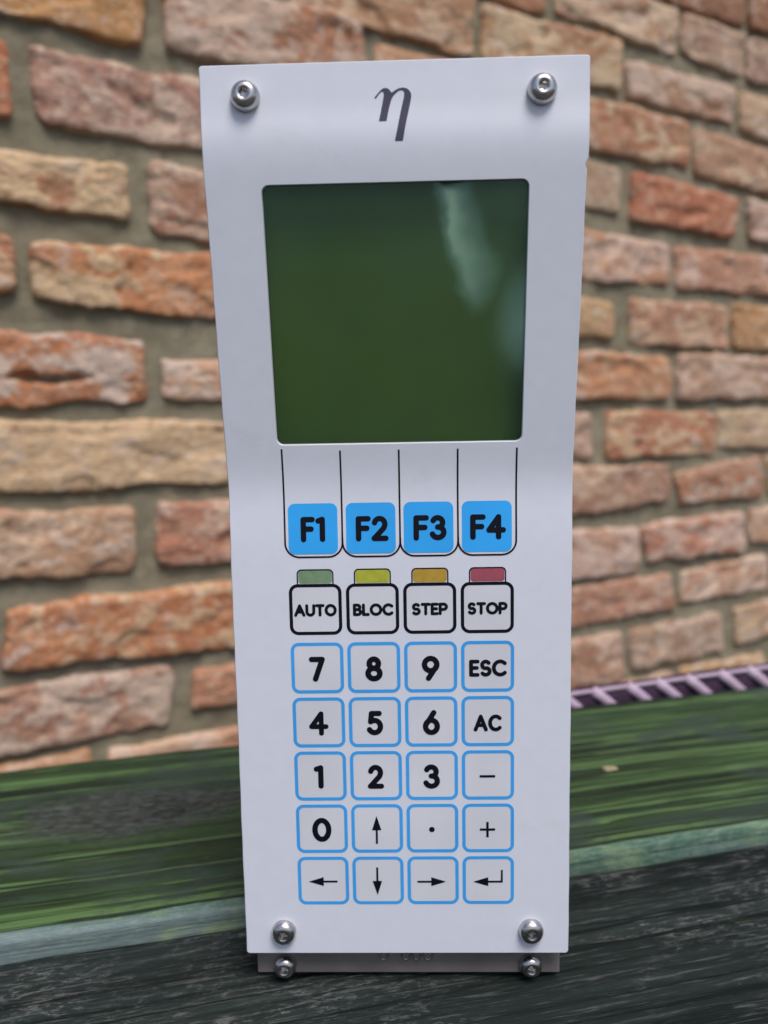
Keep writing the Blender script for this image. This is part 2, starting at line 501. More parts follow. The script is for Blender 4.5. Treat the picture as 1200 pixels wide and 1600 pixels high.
# glyph: (advance width, list of stroke polylines), unit = height between stroke centres
G = {
 '0': (.72, [arc(.36, .5, .36, .5, 0, 360, 28)]),
 '1': (.24, [[(0, .075), (.12, .035), (.235, 0), (.235, 1)]]),
 '2': (.60, [arc(.29, .28, .27, .28, 195, 375, 16)+[(.50, .48), (.0, 1), (.60, 1)]]),
 '3': (.58, [arc(.27, .245, .245, .245, 205, 430, 14)+[(.27, .47)], [(.27, .47), (.33, .47)]+arc(.28, .73, .29, .27, -65, 160, 16)]),
 '4': (.70, [[(.47, 1), (.47, 0), (0, .66), (.70, .66)]]),
 '5': (.58, [[(.52, 0), (.12, 0), (.07, .43)]+arc(.27, .68, .31, .32, -118, 150, 18)]),
 '6': (.62, [[(.44, 0), (.06, .56)], arc(.31, .69, .31, .31, 0, 360, 24)]),
 '7': (.58, [[(0, 0), (.58, 0), (.19, 1)]]),
 '8': (.62, [arc(.31, .235, .24, .235, 0, 360, 22), arc(.31, .73, .31, .27, 0, 360, 24)]),
 '9': (.62, [arc(.31, .31, .31, .31, 0, 360, 24), [(.57, .44), (.20, 1)]]),
 'F': (.50, [[(0, 1), (0, 0), (.50, 0)], [(0, .48), (.43, .48)]]),
 'A': (.86, [[(0, 1), (.43, 0), (.86, 1)], [(.17, .66), (.69, .66)]]),
 'U': (.72, [[(0, 0), (0, .62)]+arc(.36, .64, .36, .36, 180, 0, 14)+[(.72, 0)]]),
 'T': (.66, [[(0, 0), (.66, 0)], [(.33, 0), (.33, 1)]]),
 'O': (.94, [arc(.47, .5, .47, .5, 0, 360, 30)]),
 'B': (.60, [[(0, 1), (0, 0), (.30, 0)]+arc(.30, .235, .24, .235, -90, 90, 10)+[(0, .47)], [(.30, .47)]+arc(.32, .735, .28, .265, -90, 90, 10)+[(0, 1)]]),
 'L': (.46, [[(0, 0), (0, 1), (.46, 1)]]),
 'C': (.78, [arc(.47, .5, .47, .5, -45, -315, 24)]),
 'S': (.58, [arc(.29, .26, .26, .26, -35, -250, 14)+arc(.29, .74, .29, .26, -70, 145, 16)]),
 'E': (.48, [[(.48, 0), (0, 0), (0, 1), (.48, 1)], [(0, .48), (.42, .48)]]),
 'P': (.60, [[(0, 1), (0, 0), (.32, 0)]+arc(.32, .28, .28, .28, -90, 90, 12)+[(0, .56)]]),
}
def march(field, x0, s0, h, nx, ns):
    """filled marching squares of field(x, s) < 0 -> verts, faces"""
    xs = x0+np.arange(nx)*h; ss = s0+np.arange(ns)*h
    X, S = np.meshgrid(xs, ss); D = field(X, S)
    V, F, key = [], [], {}
    def vert(k, x, s):
        if k not in key: key[k] = len(V); V.append((x, s))
        return key[k]
    for j in range(ns-1):
        row = D[j:j+2]
        if row.min() > 0: continue
        for i in range(nx-1):
            c = ((i, j), (i+1, j), (i+1, j+1), (i, j+1))
            d = [D[q[1], q[0]] for q in c]
            ins = [v < 0 for v in d]
            if not any(ins): continue
            poly = []
            for a in range(4):
                b = (a+1) % 4
                if ins[a]: poly.append(vert(c[a], xs[c[a][0]], ss[c[a][1]]))
                if ins[a] != ins[b]:
                    t = d[a]/(d[a]-d[b]); p, q = c[a], c[b]
                    k = (min(p, q), max(p, q))
                    poly.append(vert(k, xs[p[0]]+(xs[q[0]]-xs[p[0]])*t, ss[p[1]]+(ss[q[1]]-ss[p[1]])*t))
            if len(poly) >= 3: F.append(tuple(poly[::-1]))
    return V, F
def seg_dist(X, S, a, b):
    ax, ay = a; bx, by = b; dx, dy = bx-ax, by-ay
    L = dx*dx+dy*dy
    t = np.clip(((X-ax)*dx+(S-ay)*dy)/L, 0, 1) if L > 1e-12 else 0
    return np.hypot(X-ax-t*dx, S-ay-t*dy)
def poly_sdf(X, S, pts):
    d = np.full(X.shape, 1e9); ins = np.zeros(X.shape, bool); n = len(pts)
    for i in range(n):
        a, b = pts[i], pts[(i+1) % n]
        d = np.minimum(d, seg_dist(X, S, a, b))
        c = ((a[1] > S) != (b[1] > S)) & (X < (b[0]-a[0])*(S-a[1])/((b[1]-a[1]) or 1e-9)+a[0])
        ins ^= c
    return np.where(ins, -d, d)
def strokes(name, lines, rad, d, mat, parent, polys=(), h=None, label=None):
    """lines: polylines in panel mm, drawn with round ends of radius rad"""
    allp = [p for l in lines for p in l]+[p for l in polys for p in l]
    x0 = min(p[0] for p in allp)-rad-.2; x1 = max(p[0] for p in allp)+rad+.2
    s0 = min(p[1] for p in allp)-rad-.2; s1 = max(p[1] for p in allp)+rad+.2
    h = h or .13
    def field(X, S):
        D = np.full(X.shape, 1e9)
        for l in lines:
            for a, b in zip(l[:-1], l[1:]): D = np.minimum(D, seg_dist(X, S, a, b)-rad)
        for q in polys: D = np.minimum(D, poly_sdf(X, S, q))
        return np.where(np.abs(D) < 1e-6, 1e-6, D)
    V, F = march(field, x0, s0, h, int((x1-x0)/h)+2, int((s1-s0)/h)+2)
    o = mesh_obj(name, [P(x, s, d) for x, s in V], F, mat, parent)
    return o
def word(name, txt, x0, x1, s0, s1, wdt, d, mat, parent, gap=.26):
    """lettering whose outer box is x0..x1, s0..s1 and whose stroke is wdt wide"""
    hh = s1-s0-wdt
    ga = gap*1.0
    tot = sum(G[c][0] for c in txt)
    W = x1-x0-wdt
    if len(txt) == 1: k = W/tot; ga = 0
    else:
        k = (W-ga*hh*(len(txt)-1))/tot
    lines = []; x = x0+wdt/2
    for c in txt:
        w_, st = G[c]
        for l in st: lines.append([(x+px*k, s0+wdt/2+py*hh) for px, py in l])
        x += w_*k+ga*hh
    return strokes(name, lines, wdt/2, d, mat, parent, h=min(.16, wdt/6))

D1, D2 = .05, .10
# logo: slanted Greek letter printed near the top edge
def lg(pts): return [(-4.9+(x-180)*.01385, -102.3+(y-330)*.01315) for x, y in pts]
logo_poly = lg([(185,515),(245,440),(300,380),(345,345),(400,335),(450,355),(485,395),(510,430),(570,385),(640,350),(720,338),(790,355),(840,395),(868,450),(872,500),
    (860,580),(830,720),(790,900),(750,1090),(705,1340),(555,1340),(600,1130),(640,930),(690,700),(735,520),(742,450),(730,405),(690,390),(640,400),(580,445),(530,500),(500,560),(470,660),(440,780),(405,960),(262,960),(300,790),(340,590),(362,470),(355,420),(325,405),(295,425),(250,480),(210,535)])
strokes('logo_print', [], 0.0, D1, M_logo, panel, polys=[logo_poly], h=.14)

# guide lines that lead from the display down round the four function keys
def guide_lines():
    g, wl = [], .26
    cols = [-33.8, -16.9, 0.0, 16.9, 33.8]
    topv = -8.7
    V, F = [], []
    def ribbon(pts, hw, dd):
        base = len(V); n = len(pts)
        for i, (x, s) in enumerate(pts):
            a = pts[max(0, i-1)]; b = pts[min(n-1, i+1)]
            tx, ty = b[0]-a[0], b[1]-a[1]; L = math.hypot(tx, ty); tx, ty = tx/L, ty/L
            V.append(P(x-ty*hw, s+tx*hw, dd)); V.append(P(x+ty*hw, s-tx*hw, dd))
        for i in range(n-1):
            q = (base+2*i, base+2*i+1, base+2*i+3, base+2*i+2)
            F.append(q)
    for i in range(4):
        a, b = cols[i]+.03, cols[i+1]-.03
        r = 4.2; bot = 23.2
        loop = []
        if True:
            loop += [(a, s) for s in np.arange(topv, bot-r, 1.2)] if i == 0 else [(a, s) for s in (17.8, 18.4)]
            loop += [(a+r-r*math.cos(R(t)), bot-r+r*math.sin(R(t))) for t in range(0, 91, 9)]
            loop += [(b-r+r*math.sin(R(t)), bot-r+r*math.cos(R(t))) for t in range(0, 91, 9)]
            loop += [(b, s) for s in np.arange(bot-r-.6, topv, -1.2)]
        ribbon(loop, wl, D1+.003*i)
    return mesh_obj('guide_lines', V, F, M_black, panel)
guide_lines()

def key_label(parent, txt, box, wdt, d=D2, gap=.26): return word('lettering', txt, *box, wdt+((.03 if txt == '4' else .18) if wdt > 1.2 else .17), d, M_black, parent, gap)

# function keys
fk = [('F1', (-29.1, -21.9)), ('F2', (-12.95, -3.4)), ('F3', (3.9, 13.6)), ('F4', (20.4, 30.8))]
for i, (t, (a, b)) in enumerate(fk):
    x0 = [-32.75, -15.8, 1.05, 18.0][i]
    kx = patch('function_key', x0, x0+14.5, 7.4, 22.3, 2.0, D1, M_blue, panel)
    tag(kx, 'blue key marked '+t)
    key_label(kx, t, (a, b, 11.3, 18.7), 1.42, gap=.30 if t != 'F1' else .30)
# mode keys with their lamps
lamps = [('green', (.20, .32, .19)), ('yellow-green', (.45, .48, .055)), ('amber', (.50, .32, .05)), ('red', (.38, .09, .13))]
mk = [('AUTO', (-31.75, -19.1)), ('BLOC', (-14.3, -2.4)), ('STEP', (3.05, 13.75)), ('STOP', (19.45, 31.25))]
for i, (t, (a, b)) in enumerate(mk):
    x0 = -33.15+16.88*i
    kx = patch('mode_key', x0+.4, x0+15.2, 31.6, 46.4, 2.0, .02, M_keyface, panel)
    tag(kx, 'white key with black outline marked '+t)
    ring('key_outline', x0, x0+15.6, 31.2, 46.6, 2.6, 1.0, D1, M_black, kx)
    key_label(kx, t, (a, b, 37.25, 41.0), .73, D2, .31)
    lx = x0+2.65
    lm = patch('indicator_lamp', lx+.3, lx+10.2, 27.0, 31.1, .8, .03, lamp_mat('lamp_'+lamps[i][0].replace('-', '_'), lamps[i][1]), panel)
    tag(lm, lamps[i][0]+' indicator window above the '+t+' key')
    # outline of the lamp window, open at the bottom where the key outline runs
    L = [(lx, 31.15), (lx, 28.2)]+[(lx+1.2-1.2*math.cos(R(q)), 28.2-1.2*math.sin(R(q))) for q in range(15, 91, 15)]
    L = L+[(2*lx+10.5-x, s) for x, s in L[::-1]]
    strokes('lamp_outline', [L], .2, D1, M_black, lm, h=.11)
# number and command keys
num = {(0,0): ('7', (-27.8,-23.0,53.25,60.9), 1.45), (0,1): ('8', (-11.05,-5.85,53.3,61.0), 1.5), (0,2): ('9', (5.8,11.1,53.3,61.0), 1.45), (0,3): ('ESC', (19.85,30.9,54.65,59.85), .98),
       (1,0): ('4', (-28.3,-22.45,70.1,77.7), 1.45), (1,1): ('5', (-10.95,-6.0,70.1,77.7), 1.45), (1,2): ('6', (5.9,11.05,70.0,77.8), 1.45), (1,3): ('AC', (21.1,29.4,71.55,76.8), .98),
       (2,0): ('1', (-27.3,-24.35,87.0,94.45), 1.45), (2,1): ('2', (-11.0,-6.05,87.0,94.6), 1.45), (2,2): ('3', (5.8,10.95,87.0,94.7), 1.45),
       (3,0): ('0', (-28.3,-22.4,103.8,111.55), 1.5)}
names = {(2,3): 'minus', (3,1): 'an up arrow', (3,2): 'a dot', (3,3): 'plus', (4,0): 'a left arrow', (4,1): 'a down arrow', (4,2): 'a right arrow', (4,3): 'an enter arrow'}
def arrow(cx, cy, L, ang, parent, extra=()):
    c_, s_ = math.cos(ang), math.sin(ang)
    def t(p): return (cx+p[0]*c_-p[1]*s_, cy+p[0]*s_+p[1]*c_)
    head = [t((L/2, 0)), t((L/2-4.6, 1.45)), t((L/2-4.6, -1.45))]
    shaft = [t((-L/2, .31)), t((-L/2, -.31)), t((L/2-4.5, -.31)), t((L/2-4.5, .31))]
    strokes('arrow_print', [], 0, D2, M_black, parent, polys=[head, shaft]+list(extra), h=.11)
for r_ in range(5):
    for c_ in range(4):
        x0 = -33.15+16.88*c_+(.35 if c_ == 3 else 0)*0; s0 = 48.95+16.87*r_
        what = num[(r_, c_)][0] if (r_, c_) in num else names[(r_, c_)]
        kx = patch('keypad_key', x0+.4, x0+15.3, s0+.4, s0+15.3, 2.0, .02, M_keyface, panel)
        tag(kx, 'blue outlined key marked '+what)
        ring('key_outline', x0, x0+15.7, s0, s0+15.6, 2.4, 1.02, D1, M_frame_blue, kx)
        if (r_, c_) in num:
            t, bx, wd = num[(r_, c_)]
            key_label(kx, t, bx, wd, D2, .30)
        else:
            cx, cy = x0+7.85, s0+7.8
            if what == 'minus': strokes('minus_print', [], 0, D2, M_black, kx, polys=[[(22.85, 90.5), (27.5, 90.5), (27.5, 91.26), (22.85, 91.26)]], h=.11)
            elif what == 'plus': strokes('plus_print', [], 0, D2, M_black, kx, polys=[[(22.85, 107.46), (27.45, 107.46), (27.45, 108.2), (22.85, 108.2)], [(24.78, 105.4), (25.52, 105.4), (25.52, 110.3), (24.78, 110.3)]], h=.11)
            elif what == 'a dot': strokes('dot_print', [[(8.25, 107.75), (8.27, 107.75)]], .85, D2, M_black, kx)
            elif what == 'an up arrow': arrow(-8.57, 107.8, 9.0, -math.pi/2, kx)
            elif what == 'a down arrow': arrow(-8.67, 124.45, 9.0, math.pi/2, kx)
            elif what == 'a left arrow': arrow(-25.4, 124.5, 8.85, math.pi, kx)
            elif what == 'a right arrow': arrow(8.06, 124.65, 8.85, 0, kx)
            else: arrow(25.1, 124.7, 8.75, math.pi, kx, [[(29.2, 120.9), (29.78, 120.9), (29.78, 125.0), (29.2, 125.0)], [(29.0, 124.4), (29.78, 124.4), (29.78, 125.0), (29.0, 125.0)]])

# ---- screws: domed button heads with a hexagon socket
def make_screw(x, s, d0, rad, hh):
    V, F = [], []
    n = 48
    prof = [(rad, 0), (rad, .2), (rad, .4), (rad-.03, .55)]
    rt = 1.55
    for i in range(1, 11):
        t = i/10*math.pi/2
        # elliptical dome from the rim up to the flat round the socket
        rr = rt+(rad-rt)*math.cos(t)**1.0; zz = .55+(hh-.55)*math.sin(t)
        prof.append((rr, zz))
    prof.append((1.42, hh-.1))
    for r_, z_ in prof:
        for j in range(n):
            a = 2*math.pi*j/n; V.append((r_*math.cos(a), r_*math.sin(a), z_))
    m = len(prof)
    for i in range(m-1):
        for j in range(n):
            F.append((i*n+j, i*n+(j+1) % n, (i+1)*n+(j+1) % n, (i+1)*n+j))
    hx = []
    for lev in range(2):
        for j in range(n):
            a = 2*math.pi*j/n; q = (a+math.pi/6) % (math.pi/3)-math.pi/6
            r_ = 1.14/math.cos(q); hx.append((r_*math.cos(a), r_*math.sin(a), (hh-.2, hh-1.7)[lev]))
    b = len(V); base_ring = (m-1)*n
    SV = [V[base_ring+j] for j in range(n)]+hx+[(0, 0, hh-2.1)]
    SF = []
    for l in range(2):
        for j in range(n): SF.append((l*n+j, l*n+(j+1) % n, (l+1)*n+(j+1) % n, (l+1)*n+j))
    for j in range(n): SF.append((2*n+j, 2*n+(j+1) % n, 3*n))
    a = float(np.interp(s, _s, _ang)) if s < BOTTOM else 0.0
    if s < BOTTOM: o3 = Vector(P(x, s, d0))
    else: o3 = Vector((x*1e-3, -d0*1e-3, (FLANGE_BOTTOM-s)*1e-3))
    nv = Vector((0, -math.cos(a), -math.sin(a))); ux = Vector((1, 0, 0)); uy = nv.cross(ux)
    rotm = random.random()*1.0
    def tr(p):
        px = p[0]*math.cos(rotm)-p[1]*math.sin(rotm); py = p[0]*math.sin(rotm)+p[1]*math.cos(rotm)
        return tuple(ux*px*1e-3+uy*py*1e-3+nv*p[2]*1e-3)
    sc_ = mesh_obj('screw', [tr(p) for p in V], F, M_steel, panel, True)
    sc_.location = o3
    so = mesh_obj('hex_socket', [tr(p) for p in SV], SF, M_steel, sc_, False)
    sharp_by_angle(so, 30); sharp_by_angle(sc_, 55)
    return sc_
for x, s in ((-38.1, -100.9), (38.1, -100.6)): make_screw(x, s, 0, 3.8, 3.3)
for x, s in ((-38.0, 140.9), (38.45, 140.7)): make_screw(x, s, 0, 3.8, 2.8)

# ---- back housing with its flange, seen below the plate
fl_d = -6.0
def mm_box(x0, x1, d0, d1, s0, s1):
    return box(x0*1e-3, x1*1e-3, -d1*1e-3, -d0*1e-3, (FLANGE_BOTTOM-s1)*1e-3, (FLANGE_BOTTOM-s0)*1e-3)
def bevelled(name, vf, mat, parent, wdt=.0003):
    o = mesh_obj(name, vf[0], vf[1], mat, parent)
    md = o.modifiers.new('bevel', 'BEVEL'); md.width = wdt; md.segments = 2; md.limit_method = 'ANGLE'
    return o
flange = bevelled('base_flange', mm_box(-48.0, 48.6, fl_d-3.0, fl_d, 118, FLANGE_BOTTOM), M_housing, panel)
housing = bevelled('back_housing', mm_box(-46.0, 46.6, fl_d-21, fl_d-3.0, -84, FLANGE_BOTTOM+2.0), M_housing, panel, .001)
side = bevelled('side_spacer', mm_box(-44, 44, fl_d+.0, -1.85, 124, 140), M_housing, panel)
for x, s in ((-39.0, 156.3), (39.3, 156.1)): make_screw(x, s, fl_d, 3.65, 3.4)
# worn stamped figures on the flange, half hidden under the plate
def stamped():
    V, F = [], []
    for cx in (-7.4, -.3, 3.1, 6.7):
        L = arc(cx, 152.5, 1.4, 2.4, 0, 360, 24)
        base = len(V)
        for i, (x, s) in enumerate(L):
            a = R(360*i/24)
            for j in range(6):
                b_ = 2*math.pi*j/6; rr = .32
                V.append(((x+rr*math.cos(b_)*math.cos(a))*1e-3, (-fl_d-.02-rr*.55*math.sin(b_))*1e-3, (FLANGE_BOTTOM-(s+rr*math.cos(b_)*math.sin(a)))*1e-3))
        for i in range(24):
            for j in range(6): F.append((base+i*6+j, base+i*6+(j+1) % 6, base+(i+1)*6+(j+1) % 6, base+(i+1)*6+j))
    return mesh_obj('stamped_figures', V, F, M_steel, flange, True)
stamped()
BRICKS = [  # course, corners (u, v in mm: top left, top right, bottom right, bottom left), clay colour, lime colour, lime share
    (4, [43.7, 388.4, 188.4, 401.7, 181.7, 338.2, 40.4, 340.8], (205, 150, 85), (185, 120, 80), 0.2),
    (4, [200.9, 406.0, 402.3, 410.8, 408.0, 337.2, 204.6, 342.0], (165, 108, 82), (190, 165, 150), 0.55),
    (5, [319.7, 461.3, 546.0, 470.4, 543.8, 405.0, 327.8, 407.2], (182, 135, 100), (200, 170, 135), 0.4),
    (5, [557.4, 461.8, 775.2, 475.2, 769.9, 413.3, 555.3, 402.0], (182, 135, 92), (205, 182, 140), 0.5),
    (6, [660.5, 526.4, 878.5, 535.8, 875.7, 475.7, 668.8, 482.6], (185, 142, 112), (200, 175, 145), 0.5),
    (6, [886.1, 533.6, 1014.9, 534.4, 1015.1, 477.6, 886.7, 482.8], (192, 172, 152), (160, 140, 130), 0.3),
    (6, [1023.4, 534.6, 1149.8, 534.8, 1153.8, 479.6, 1022.2, 477.3], (155, 135, 125), (180, 165, 150), 0.4),
    (7, [791.7, 586.5, 1011.2, 603.0, 1011.5, 544.6, 810.2, 537.1], (122, 82, 58), (150, 110, 80), 0.2),
    (7, [1019.6, 602.6, 1209.0, 614.0, 1214.0, 551.1, 1021.5, 543.5], (130, 80, 50), (160, 110, 75), 0.2),
    (5, [783.6, 455.0, 996.4, 458.7, 993.2, 411.2, 787.0, 411.1], (182, 138, 118), (202, 178, 160), 0.5),
    (5, [1007.7, 458.3, 1171.3, 459.9, 1175.7, 400.4, 1010.4, 405.5], (215, 192, 162), (195, 165, 140), 0.3),
    (4, [708.0, 396.3, 904.0, 396.1, 903.6, 340.6, 708.9, 335.1], (190, 128, 98), (212, 188, 145), 0.4),
    (4, [915.9, 391.5, 1144.3, 386.4, 1148.4, 326.6, 915.6, 333.9], (185, 145, 120), (200, 170, 140), 0.3),
    (3, [632.2, 324.6, 778.7, 322.5, 773.1, 265.8, 632.4, 266.3], (182, 172, 152), (160, 145, 125), 0.3),
    (3, [798.6, 317.5, 1009.6, 312.0, 1001.0, 257.1, 797.7, 259.1], (188, 98, 70), (205, 150, 110), 0.15),
    (3, [1031.0, 316.5, 1250.3, 314.8, 1255.5, 251.3, 1041.3, 262.1], (185, 150, 138), (205, 180, 170), 0.5),
    (2, [673.2, 239.8, 867.9, 233.6, 869.6, 183.2, 673.8, 176.6], (208, 150, 115), (218, 185, 170), 0.5),
    (2, [884.4, 235.2, 1114.4, 238.7, 1117.9, 185.3, 886.3, 180.2], (200, 142, 118), (218, 185, 172), 0.4),
    (1, [613.1, 160.7, 761.8, 153.5, 768.5, 108.3, 613.2, 111.9], (205, 175, 125), (190, 140, 100), 0.3),
    (1, [796.6, 159.0, 995.8, 161.0, 998.6, 103.9, 798.1, 101.2], (178, 125, 105), (198, 160, 125), 0.4),
    (1, [1008.5, 166.2, 1244.6, 167.7, 1249.4, 107.4, 1011.6, 104.3], (198, 145, 88), (205, 170, 120), 0.3),
    (0, [674.6, 88.9, 872.9, 84.9, 877.3, 30.9, 675.2, 30.5], (208, 138, 95), (215, 170, 125), 0.3),
    (0, [894.7, 91.6, 1123.9, 91.7, 1127.6, 33.4, 894.4, 28.3], (188, 158, 138), (208, 182, 168), 0.45),
    (-1, [603.4, 16.5, 728.0, 11.7, 733.5, -46.3, 603.5, -41.6], (215, 188, 175), (200, 160, 140), 0.3),
    (-1, [758.8, 14.0, 970.2, 10.0, 975.7, -48.5, 760.0, -47.2], (182, 102, 72), (210, 170, 122), 0.45),
    (-1, [981.5, 12.7, 1204.1, 13.4, 1208.4, -44.9, 984.0, -41.3], (208, 194, 158), (190, 165, 140), 0.3),
    (-2, [670.7, -57.7, 880.4, -60.5, 879.5, -110.0, 671.2, -119.8], (160, 120, 108), (195, 160, 132), 0.4),
    (-2, [891.4, -74.5, 1090.1, -56.2, 1089.0, -118.3, 903.6, -116.1], (172, 108, 76), (205, 195, 188), 0.3),
    (-2, [1104.4, -56.7, 1335.7, -41.0, 1341.5, -106.4, 1108.0, -116.5], (195, 145, 92), (210, 170, 125), 0.3),
    (-3, [666.0, -137.4, 820.3, -146.0, 820.6, -206.8, 666.5, -199.7], (190, 150, 130), (210, 180, 170), 0.5),
    (-3, [829.0, -142.3, 1048.2, -140.2, 1049.9, -199.5, 836.8, -195.0], (190, 120, 102), (212, 180, 170), 0.5),
    (-3, [1063.6, -139.4, 1286.8, -130.4, 1292.1, -195.7, 1066.2, -186.1], (195, 150, 120), (210, 175, 150), 0.4),
    (-4, [655.9, -215.1, 889.7, -216.3, 901.0, -267.4, 656.2, -265.4], (182, 125, 105), (195, 150, 130), 0.3),
    (-4, [916.9, -216.6, 1110.6, -211.5, 1113.9, -267.2, 911.6, -259.3], (202, 150, 128), (225, 200, 182), 0.5),
    (-5, [656.4, -286.6, 792.7, -286.0, 794.3, -354.5, 656.8, -346.3], (180, 128, 108), (198, 168, 152), 0.5),
    (-5, [811.4, -288.9, 1001.5, -289.8, 1008.7, -348.7, 812.8, -344.1], (165, 135, 115), (188, 168, 152), 0.5),
    (-5, [1036.1, -287.6, 1299.4, -284.4, 1304.0, -340.8, 1038.9, -343.5], (188, 168, 138), (205, 185, 160), 0.4),
    (-6, [915.4, -362.3, 1111.8, -368.8, 1115.8, -434.9, 917.8, -426.0], (195, 155, 108), (205, 175, 135), 0.4),
    (-6, [690.1, -357.1, 898.9, -364.2, 901.0, -422.6, 690.7, -405.6], (175, 135, 115), (195, 165, 145), 0.4),
    (-6, [1133.2, -365.9, 1406.1, -378.7, 1412.8, -450.6, 1137.2, -430.5], (182, 152, 142), (200, 175, 165), 0.4),
    (3, [-0.6, 318.4, 72.4, 321.7, 69.1, 256.9, -5.0, 258.5], (192, 102, 66), (205, 150, 110), 0.2),
    (3, [86.6, 318.3, 256.4, 320.6, 250.7, 259.1, 91.7, 258.2], (168, 126, 120), (198, 175, 160), 0.45),
    (2, [5.7, 229.0, 162.9, 235.9, 163.2, 187.8, 3.0, 192.0], (178, 125, 92), (210, 180, 128), 0.55),
    (2, [181.2, 240.2, 353.7, 237.5, 351.8, 170.9, 181.0, 180.2], (172, 120, 96), (192, 158, 138), 0.4),
    (1, [-3.4, 164.1, 65.9, 162.8, 64.0, 119.0, -7.4, 109.0], (198, 118, 72), (210, 160, 110), 0.3),
    (1, [79.5, 159.9, 246.6, 164.5, 244.0, 104.3, 80.1, 113.1], (208, 128, 80), (212, 180, 128), 0.45),
    (0, [4.3, 86.9, 168.3, 80.2, 167.3, 27.6, -0.5, 19.7], (198, 115, 68), (205, 188, 180), 0.45),
    (0, [183.9, 64.9, 348.6, 67.3, 347.2, 17.8, 185.2, 31.8], (218, 172, 142), (225, 200, 185), 0.4),
    (-1, [-23.6, 9.5, 246.4, 7.1, 243.9, -50.7, -28.3, -52.5], (165, 108, 82), (214, 180, 130), 0.72),
    (-2, [-15.7, -63.9, 153.3, -74.2, 147.3, -131.9, -19.7, -119.7], (188, 148, 118), (208, 178, 148), 0.5),
    (-2, [173.1, -67.1, 344.4, -72.7, 342.5, -137.7, 172.5, -126.6], (182, 112, 92), (192, 148, 128), 0.4),
    (-3, [42.8, -152.6, 270.0, -153.5, 267.4, -220.1, 31.8, -205.4], (198, 112, 66), (212, 168, 118), 0.4),
    (-3, [-98.5, -138.5, 27.8, -153.4, 26.3, -213.1, -103.9, -204.7], (205, 165, 115), (190, 125, 85), 0.3),
    (-4, [-17.7, -219.0, 180.3, -228.6, 173.9, -284.2, -22.1, -280.1], (182, 142, 126), (202, 184, 170), 0.55),
    (-4, [201.4, -237.5, 339.4, -242.3, 338.1, -284.8, 199.7, -274.5], (192, 125, 95), (205, 160, 130), 0.3),
    (-5, [117.9, -298.5, 352.7, -313.1, 350.8, -382.4, 114.2, -364.3], (202, 145, 112), (212, 170, 140), 0.4),
]
# ------------------------------------------------------------------ ground
def ground_mat():
    m = Mat('paved_yard')
    tc = m.coord()
    n = m.noise(tc, 3, 6, .6); n2 = m.noise(tc, 90, 4, .6)
    m.set(color=m.mix(m.ramp(m.math('ADD', m.math('MULTIPLY', n, .6), m.math('MULTIPLY', n2, .4)), .35, .65), (.045, .043, .038), (.08, .077, .07)), rough=.9, spec=.2, normal=m.bump(n2, .6, .004))
    return m
v = [(-300, -300, 0), (300, -300, 0), (300, 300, 0), (-300, 300, 0)]
tag(mesh_obj('ground', v, [(0, 1, 2, 3)], ground_mat()), kind='structure')

# ------------------------------------------------------------------ brick wall
WALL_D, WALL_A = 0.7350, math.atan2(.4980, .8672)
ca, sa = math.cos(WALL_A), math.sin(WALL_A)
wall = empty('brick_wall', (-sa*WALL_D, ca*WALL_D, 0), WALL_A)
tag(wall, 'old orange and pink brick wall with thick grey mortar behind the bench', 'wall')
U0, U1, Z0, Z1 = -.62, 1.95, 0.0, EYE+.98
def nz(x, y, z, s): return noise.noise(Vector((x*s, y*s, z*s)))
# mortar bed: a slab with an uneven hand-pointed face
def mortar():
    st = .006
    us = np.arange(U0, U1+st, st); zs = np.arange(Z0, Z1+st, st)
    V, F = [], []
    for z in zs:
        for u in us:
            y = .0022*nz(u, z, 3, 9)+.0022*nz(u, z, 8, 38)+.0014*nz(u, z, 5, 90)
            V.append((u, y, z))
    nu = len(us)
    for j in range(len(zs)-1):
        for i in range(nu-1): F.append((j*nu+i, j*nu+i+1, (j+1)*nu+i+1, (j+1)*nu+i))
    b = len(V)
    bx, bf = box(us[0], us[-1], .014, .24, zs[0], zs[-1])
    V += bx; F += [tuple(b+i for i in f) for f in bf]
    # close the slab between the pointed face and the core
    n_ = len(zs)
    ring_ = [i for i in range(nu)]+[j*nu+nu-1 for j in range(1, n_)]+[(n_-1)*nu+i for i in range(nu-2, -1, -1)]+[j*nu for j in range(n_-2, 0, -1)]
    b2 = len(V)
    V += [(V[i][0], .0139, V[i][2]) for i in ring_]
    for k_ in range(len(ring_)):
        k2 = (k_+1) % len(ring_)
        F.append((ring_[k_], b2+k_, b2+k2, ring_[k2]))
    return mesh_obj('mortar', V, F, M_mortar, wall, True)
mortar()

